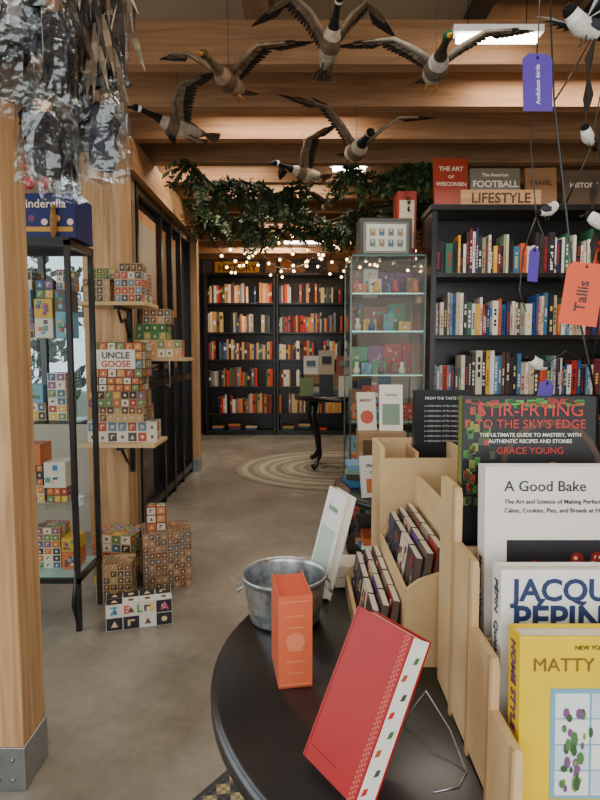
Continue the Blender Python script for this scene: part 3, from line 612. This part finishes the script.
garland([(-.96,5.7,2.50),(-.4,5.6,2.40),(.2,5.7,2.42),(.8,5.6,2.42),(1.2,5.7,2.5)],75,.24)
b.done('greenery_garland')
b=B()
for s_ in range(5):
    x0,x1=-1.0,1.5; yy=6.35+.48*s_; pts=[]
    for k in range(31):
        t=k/30; x=x0+(x1-x0)*t; z=2.585-.26*abs(math.sin(t*math.pi*3+.5*s_)); pts.append((x,yy+.08*math.sin(k),z))
        if k%2==1: b.ell((x,yy+.08*math.sin(k),z-.035),.018,WHITE,'bulb',8,6); b.cyl((x,yy+.08*math.sin(k),z-.018),(x,yy+.08*math.sin(k),z),.01,.01,BK,'black',6)
    b.tube(pts,.004,BK,'black',4)
b.done('string_lights')
for i,(x0,x1,yy,z) in enumerate(((.70,1.06,2.72,2.64),(.72,.98,2.3,2.66),(-.2,.3,7.46,2.62),(.25,.5,4.58,2.64))):
    b=B(); b.cyl((x0,yy,z),(x1,yy,z),.018,.018,WHITE,'tube',12); b.bx(x0-.02,x1+.02,yy-.03,yy+.03,z+.02,z+.05,WHITE,'paint')
    for x in (x0+.05,x1-.05): b.cyl((x,yy,z+.05),(x,yy,3.1 if x<.9 else 2.85),.002,.002,BK,'metal',4)
    b.done('fluorescent_light' if i==0 else 'fluorescent_light.%03d'%i)
# ---------------------------------------------------------------- left display case
b=B(); X0,X1,Y0,Y1,ZB,ZT=-1.52,-.98,2.5,2.8,.22,1.72
for x in (X0,X1-.022):
    for y in (Y0,Y1-.022): b.bx(x,x+.022,y,y+.022,.0,ZT,DARK,'black')
for z in (ZB,ZT-.022):
    b.bx(X0,X1,Y0,Y0+.022,z,z+.022,DARK,'black'); b.bx(X0,X1,Y1-.022,Y1,z,z+.022,DARK,'black'); b.bx(X1-.022,X1,Y0,Y1,z,z+.022,DARK,'black'); b.bx(X0,X0+.022,Y0,Y1,z,z+.022,DARK,'black')
for z in (.24,.55,.93,1.3): b.bx(X0+.02,X1-.02,Y0+.02,Y1-.02,z,z+.008,L(150,180,170),'glass' if z>.3 else 'black')
b.add([(X0,Y0+.01,ZB),(X1,Y0+.01,ZB),(X1,Y0+.01,ZT),(X0,Y0+.01,ZT)],[(0,1,2,3)],WHITE,'glass'); b.add([(X1-.01,Y0,ZB),(X1-.01,Y1,ZB),(X1-.01,Y1,ZT),(X1-.01,Y0,ZT)],[(0,1,2,3)],WHITE,'glass')
b.bx(X0,X1,Y0,Y1,ZT,ZT+.012,DARK,'black')
b.tube([(X1-.011,Y0+.01,.3),(X1-.03,Y0-.0,.12),(X1-.011,Y0+.01,.02)],.01,DARK,'black',6)
b.done('glass_display_case')
LP=[L(*c) for c in [(165,62,48),(62,96,130),(92,128,84),(205,160,65),(125,84,118),(195,105,58),(58,54,54),(215,205,182)]]
def blockbox(b,c,sx,sy,sz,rz,cell=.045,base=L(195,160,108),pal=LP,label=None,q=.85):
    M=Matrix.Translation(c)@Matrix.Rotation(rz,4,'Z'); b.bx(-sx/2,sx/2,-sy/2,sy/2,0,sz,base,'cover',M)
    def grid(o,u,v,nrm,lu,lv):
        nu=max(1,round(lu/cell)); nv=max(1,round(lv/cell))
        for i in range(nu):
            for j in range(nv):
                p=o+u*(lu*(i+.5)/nu)+v*(lv*(j+.5)/nv)+nrm*.0012; a=u*(lu/nu*.5*q); e=v*(lv/nv*.5*q)
                c_=R.choice(pal); b.add([p-a-e,p+a-e,p+a+e,p-a+e],[(0,1,2,3)],c_,'cover',M)
                a2=a*.45; e2=e*.5; p2=p+nrm*.0008; k=R.random(); cc=L(215,190,150) if sum(c_[:3])<1.2 else L(110,80,60)
                if k<.35: b.add([p2-a2-e2,p2-a2*.3-e2,p2-a2*.3+e2,p2-a2+e2],[(0,1,2,3)],cc,'cover',M); b.add([p2-a2+e2*.4,p2+a2+e2*.4,p2+a2+e2,p2-a2+e2],[(0,1,2,3)],cc,'cover',M)
                elif k<.6: b.add([p2-a2-e2,p2+a2-e2,p2+e2],[(0,1,2)],cc,'cover',M)
                else: b.add([p2-a2*.9,p2-a2*.5-e2*.8,p2+a2*.5-e2*.8,p2+a2*.9,p2+a2*.5+e2*.8,p2-a2*.5+e2*.8],[(0,1,2,3,4,5)],cc,'cover',M)
    X,Y,Z=Vector((1,0,0)),Vector((0,1,0)),Vector((0,0,1))
    grid(Vector((-sx/2,-sy/2,0)),X,Z,-Y,sx,sz); grid(Vector((sx/2,-sy/2,0)),Y,Z,X,sy,sz); grid(Vector((-sx/2,-sy/2,sz)),X,Y,Z,sx,sy); grid(Vector((-sx/2,-sy/2,0)),Y,Z,-X,sy,sz)
    return M
b=B()
for z,hm in ((.249,.24),(.559,.28),(.939,.3),(1.309,.34)):
    x=-1.48
    while x<-1.08:
        w=min(R.uniform(.08,.13),-1.02-x); htot=R.uniform(hm*.7,hm); zz=z
        while zz<z+htot-.05:
            h=min(R.uniform(.06,.12),z+htot-zz)
            if R.random()<.6: blockbox(b,(x+w/2,2.67,zz),w-.01,.12,h-.002,R.uniform(-.03,.03),.034,base=R.choice([L(195,160,108),L(110,52,42),L(210,200,185),L(50,60,72)]))
            else:
                c=R.choice(PK); b.bx(x,x+w-.01,2.6,2.72,zz,zz+h-.002,c,'cover')
                for q in range(8): qx=x+(w-.01)*R.uniform(.05,.7); qz=zz+h*R.uniform(.1,.7); b.bx(qx,qx+w*.2,2.5985-.0002*q,2.6,qz,qz+h*.2,R.choice(PK),'cover')
            zz+=h
        x+=w+.004
b.done('boxed_toy_blocks')
b=B(); b.bx(-1.26,-.96,2.53,2.74,1.733,1.92,L(26,36,92),'cover'); b.bx(-1.25,-.97,2.5285,2.53,1.76,1.78,L(200,150,60),'cover')
for k in range(5): b.disc((-1.2+.055*k,2.528,1.80+.015*(k%2)),.014,R.choice([L(210,160,80),L(230,200,190),L(120,60,90)]),'cover')
o=b.done('navy_gift_box',bevel=.003); wtext(o,'Cinderella',.05,(-1.10,2.5275,1.86),L(235,215,190),bold=.01)
for i,x in enumerate((-1.20,-1.12)):
    b=B(); PKc=L(232,110,115)
    b.ell((x,2.62,1.985),(.032,.038,.024),PKc,'feather'); b.tube([(x+.01,2.6,1.995),(x+.026,2.595,2.02),(x+.012,2.59,2.05),(x-.008,2.588,2.07),(x+.006,2.586,2.09),(x+.026,2.585,2.082),(x+.032,2.584,2.064)],[.009,.007,.006,.006,.010,.009,.003],[PKc]*5+[BK],'feather',8)
    for s in (-1,1): b.tube([(x+s*.008,2.62,1.97),(x+s*.008,2.615,1.945),(x+s*.008,2.62,1.922)],.002,L(220,120,120),'paint',5)
    b.cyl((x,2.62,1.921),(x,2.62,1.924),.02,.02,L(200,150,120),'paint',12); b.done('flamingo_figurine'+('' if i==0 else '.001'))
b=B(); b.tube([(-1.045,2.512,1.733),(-1.045,2.512,1.76),(-1.045,2.512,1.80),(-1.045,2.512,1.83),(-1.045,2.512,1.855),(-1.045,2.512,1.868)],[.008,.013,.014,.011,.011,.004],L(150,108,65),'feather',10)
for s in (-1,1): b.ell((-1.045+s*.005,2.5015,1.848),.003,BK,'cover',6,4)
b.done('owl_figurine')
# ---------------------------------------------------------------- shelves on post with boxes
b=B(); b.bx(-1.27,-.87,3.3,3.598,1.51,1.53,BIRCH,'ply'); b.bx(-1.06,-1.03,3.33,3.598,1.49,1.51,BK,'black'); b.bx(-1.06,-1.03,3.57,3.598,1.3,1.51,BK,'black'); b.tube([(-1.045,3.35,1.5),(-1.045,3.42,1.42),(-1.045,3.5,1.44),(-1.045,3.53,1.38),(-1.045,3.585,1.32)],.009,BK,'black',6); b.done('bracket_shelf')
b=B(); b.bx(-1.078,-.70,3.6,3.82,1.19,1.21,BIRCH,'ply'); b.bx(-1.078,-1.06,3.69,3.72,1.0,1.19,BK,'black'); b.bx(-1.078,-.85,3.69,3.72,1.17,1.19,BK,'black'); b.tube([(-.87,3.705,1.175),(-.97,3.705,1.12),(-1.06,3.705,1.02)],.008,BK,'black',6); b.done('bracket_shelf.001')
b=B(); b.bx(-1.27,-.83,3.28,3.598,.70,.72,BIRCH,'ply'); b.bx(-1.06,-1.03,3.31,3.598,.68,.70,BK,'black'); b.bx(-1.06,-1.03,3.57,3.598,.5,.70,BK,'black'); b.tube([(-1.045,3.35,.69),(-1.045,3.45,.6),(-1.045,3.585,.52)],.009,BK,'black',6); b.done('bracket_shelf.002')
P1=[L(98,74,58),L(128,82,62),L(80,85,85),L(180,148,108)]; P2=[L(78,118,66),L(60,100,66),L(175,160,85)]; P3=[L(195,105,58),L(205,138,80),L(110,132,80),L(215,205,182)]; P4=[L(210,202,182),L(76,74,74),L(105,130,150),L(170,80,66)]
b=B(); blockbox(b,(-1.17,3.43,1.531),.15,.16,.13,.1,.04,pal=P1); blockbox(b,(-.97,3.42,1.531),.16,.16,.17,-.1,.045,pal=P4); blockbox(b,(-1.14,3.43,1.661),.14,.14,.06,.2,.04,pal=P2); blockbox(b,(-.97,3.42,1.701),.13,.13,.05,.1,.035,pal=P1); b.done('boxed_alphabet_blocks')
b=B(); blockbox(b,(-.90,3.72,1.211),.30,.18,.11,.1,.05,pal=P3); blockbox(b,(-.93,3.72,1.321),.19,.15,.10,0,.045,base=L(70,120,60),pal=P2); blockbox(b,(-.90,3.72,1.421),.17,.15,.09,.1,.04,pal=P1+P2); b.done('boxed_alphabet_blocks.001')
b=B(); blockbox(b,(-1.04,3.42,.721),.40,.12,.12,.05,.06,base=L(215,205,185),pal=P4); blockbox(b,(-1.05,3.44,.841),.30,.2,.09,-.05,.045,pal=P1); blockbox(b,(-1.06,3.42,.931),.32,.2,.09,.08,.045,base=L(150,118,80),pal=LP); blockbox(b,(-1.06,3.42,1.021),.28,.2,.08,.0,.05,base=L(60,55,50),pal=P3)
blockbox(b,(-1.05,3.42,1.101),.30,.2,.2,.0,.05,base=L(110,68,48),pal=P4+P3)
b.bx(-1.16,-.94,3.312,3.318,1.15,1.26,L(220,212,195),'cover')
o=b.done('boxed_alphabet_blocks.002'); wtext(o,'UNCLE',.05,(-1.05,3.3115,1.21),L(70,70,70),bold=.03); wtext(o,'GOOSE',.05,(-1.05,3.3115,1.162),L(190,80,60),bold=.03)
b=B()
blockbox(b,(-.73,3.08,0),.25,.22,.30,.3,.032,base=L(170,132,96),pal=[L(112,74,58),L(132,98,76),L(95,94,94),L(165,130,95)]); blockbox(b,(-.98,3.1,0),.22,.2,.28,-.2,.05,pal=LP); blockbox(b,(-.93,2.86,0),.17,.14,.2,.1,.035,pal=P1)
blockbox(b,(-.77,3.05,.30),.10,.08,.13,.2,.04,base=L(120,40,40),pal=P3); 
M_=blockbox(b,(-.745,2.60,0),.29,.13,.12,.28,.065,base=L(222,216,204),pal=[L(40,40,45),L(222,216,204)],q=.95)
o=b.done('toy_block_boxes')
for k,ch in enumerate('ZEL5A'): text(o,ch,.05,Matrix.Translation(-o.location)@M_@Matrix.Translation((-.112+.056*k,-.0685,.075))@RX,[L(60,150,190),L(220,90,60),L(90,160,80),L(240,190,60),L(200,80,120)][k],bold=.03)
# ---------------------------------------------------------------- hanging bagged ornaments
b=B(); b.cyl((-1.35,1.42,2.3),(-.3,1.42,2.3),.012,.012,BK,'black',10)
for x in (-1.3,-.35): b.cyl((x,1.42,2.3),(x,1.42,3.1),.006,.006,BK,'black',8)
b.done('hanging_rail')
b=B(); HB=[L(24,22,24),L(44,36,36),L(30,28,32),L(130,26,28),L(175,168,158),L(110,94,78),L(56,56,66),L(36,34,36),L(120,116,112),L(75,62,52)]
for k in range(46):
    x=-.99+.55*((k*.618)%1)+R.uniform(-.02,.02); y=1.30+.22*((k*.37)%1)
    h=R.uniform(.17,.25); w=R.uniform(.034,.052)
    z=R.uniform(1.80,2.14) if x<-.72 else (R.uniform(1.84,2.12) if x<-.60 else R.uniform(1.72,2.12))
    c1,c2=R.choice(HB),R.choice(HB)
    b.tube([(x,y,z+h*.5),(x,y,2.3)],.0012,L(180,180,180),'matte',4)
    b.tube([(x,y,z-h*.5),(x+.005,y,z-h*.3),(x,y,z-h*.05),(x,y,z+h*.12),(x,y,z+h*.2),(x,y,z+h*.3),(x,y,z+h*.38)],[w*.6,w*.75,w*.5,w*.6,w*.22,w*.42,w*.1],[c1,c1,c1,c2,L(160,120,95),c2],'feather',10)
    for s in (-1,1): b.tube([(x+s*w*.4,y,z+h*.1),(x+s*w*.9,y-.01,z-h*.05),(x+s*w*.8,y-.02,z-h*.2)],[w*.2,w*.17,w*.1],c2,'feather',6)
    a0=R.uniform(0,3)
    zz=[-.62,-.56,-.35,-.1,.12,.3,.42,.5]; rr=[1.35,1.3,1.32,1.25,1.3,1.0,.45,.1]
    vs=[];fs=[];n=14
    for i,(a_,r_) in enumerate(zip(zz,rr)):
        for j in range(n):
            t=2*math.pi*j/n; rj=w*r_*(1+.14*math.sin(3*t+a0+i)+R.uniform(-.07,.07)); vs.append((x+rj*math.cos(t),y+rj*.6*math.sin(t),z+h*a_+R.uniform(-.004,.004)))
    for i in range(len(zz)-1):
        for j in range(n): fs.append((i*n+j,i*n+(j+1)%n,(i+1)*n+(j+1)%n,(i+1)*n+j))
    b.add(vs,fs,WHITE,'plastic')
    if k%3==0: b.bx(x-w*.5,x+w*.5,y-w*.85,y-w*.84,z+h*.3,z+h*.38,R.choice([WHITE,L(150,45,38),L(60,60,60)]),'cover')
for k in range(80):
    x=R.uniform(-.60,-.40); y=R.uniform(1.36,1.5); z=R.uniform(1.88,2.2); a=R.gauss(.2,.35); l=R.uniform(.10,.2); d=Vector((math.sin(a)*.6,-.1,-1)).normalized(); q=Vector((1,0,.3)).normalized()*.008
    p=Vector((x,y,z)); c=R.choice([L(110,94,76),L(75,62,52),L(145,130,108),L(50,43,38)])
    for sg in range(4):
        f0,f1=sg/4,(sg+1)/4; w0,w1=math.sin(math.pi*min(.9,f0+.1)),math.sin(math.pi*min(.97,f1+.05)); cc=c if sg%2 else tuple(.6*v for v in c[:3])+(1,)
        b.add([p+d*l*f0-q*w0,p+d*l*f0+q*w0,p+d*l*f1+q*w1,p+d*l*f1-q*w1],[(0,1,2,3)],cc,'feather')
    b.tube([p,(x,y,2.3)],.0008,BK,'matte',3)
b.done('hanging_wrapped_ornaments')
# ---------------------------------------------------------------- outdoors
b=B(); b.bx(-14,14,-14,20,-.25,-.12,L(110,115,100),'matte'); b.done('ground')
b=B()
for k in range(260): sprig(b,Vector((R.uniform(-4.8,-2.3),R.uniform(5.6,6.3),R.uniform(-.1,2.0))),Vector((R.uniform(-1,.3),R.uniform(-1,0),R.uniform(0,1))),.5,16,.17)
b.done('hedge')
w=D.worlds.new('World'); S.world=w; w.use_nodes=True; bg=w.node_tree.nodes['Background']; bg.inputs[0].default_value=(.78,.89,1,1); bg.inputs[1].default_value=1.5
def area(name,loc,rot,sx,sy,e,col=(1,.95,.88)):
    l=D.lights.new(name,'AREA'); l.shape='RECTANGLE'; l.size=sx; l.size_y=sy; l.energy=e; l.color=col
    o=D.objects.new(name,l); S.collection.objects.link(o); o.location=loc; o.rotation_euler=rot
area('storefront_daylight',(0,-1.85,1.6),(rd(90),0,0),4.2,2.2,108,(1,.98,.95))
area('alcove_daylight',(-2.45,1.7,1.5),(0,rd(-90),0),1.5,3.2,34,(.92,.97,1))
for i,(x,y,e) in enumerate(((.3,1.9,13),(-.1,3.62,14),(-.2,5.06,17),(-.2,6.5,20),(-.4,7.94,34),(1.4,3.14,14),(-.6,.75,8),(-.7,4.58,9))):
    area('beam_fill_light_%d'%i,(x,y,2.74),(0,0,0),.9,.15,e,(1,.88,.73))  # added fill lights tucked out of sight between beams, no fixtures behind them
cam=D.cameras.new('camera'); cam.lens=26.1; cam.sensor_width=36; co=D.objects.new('camera',cam); S.collection.objects.link(co)
co.location=(0,0,1.25); co.rotation_euler=(rd(85.2),0,0); cam.clip_start=.02; S.camera=co
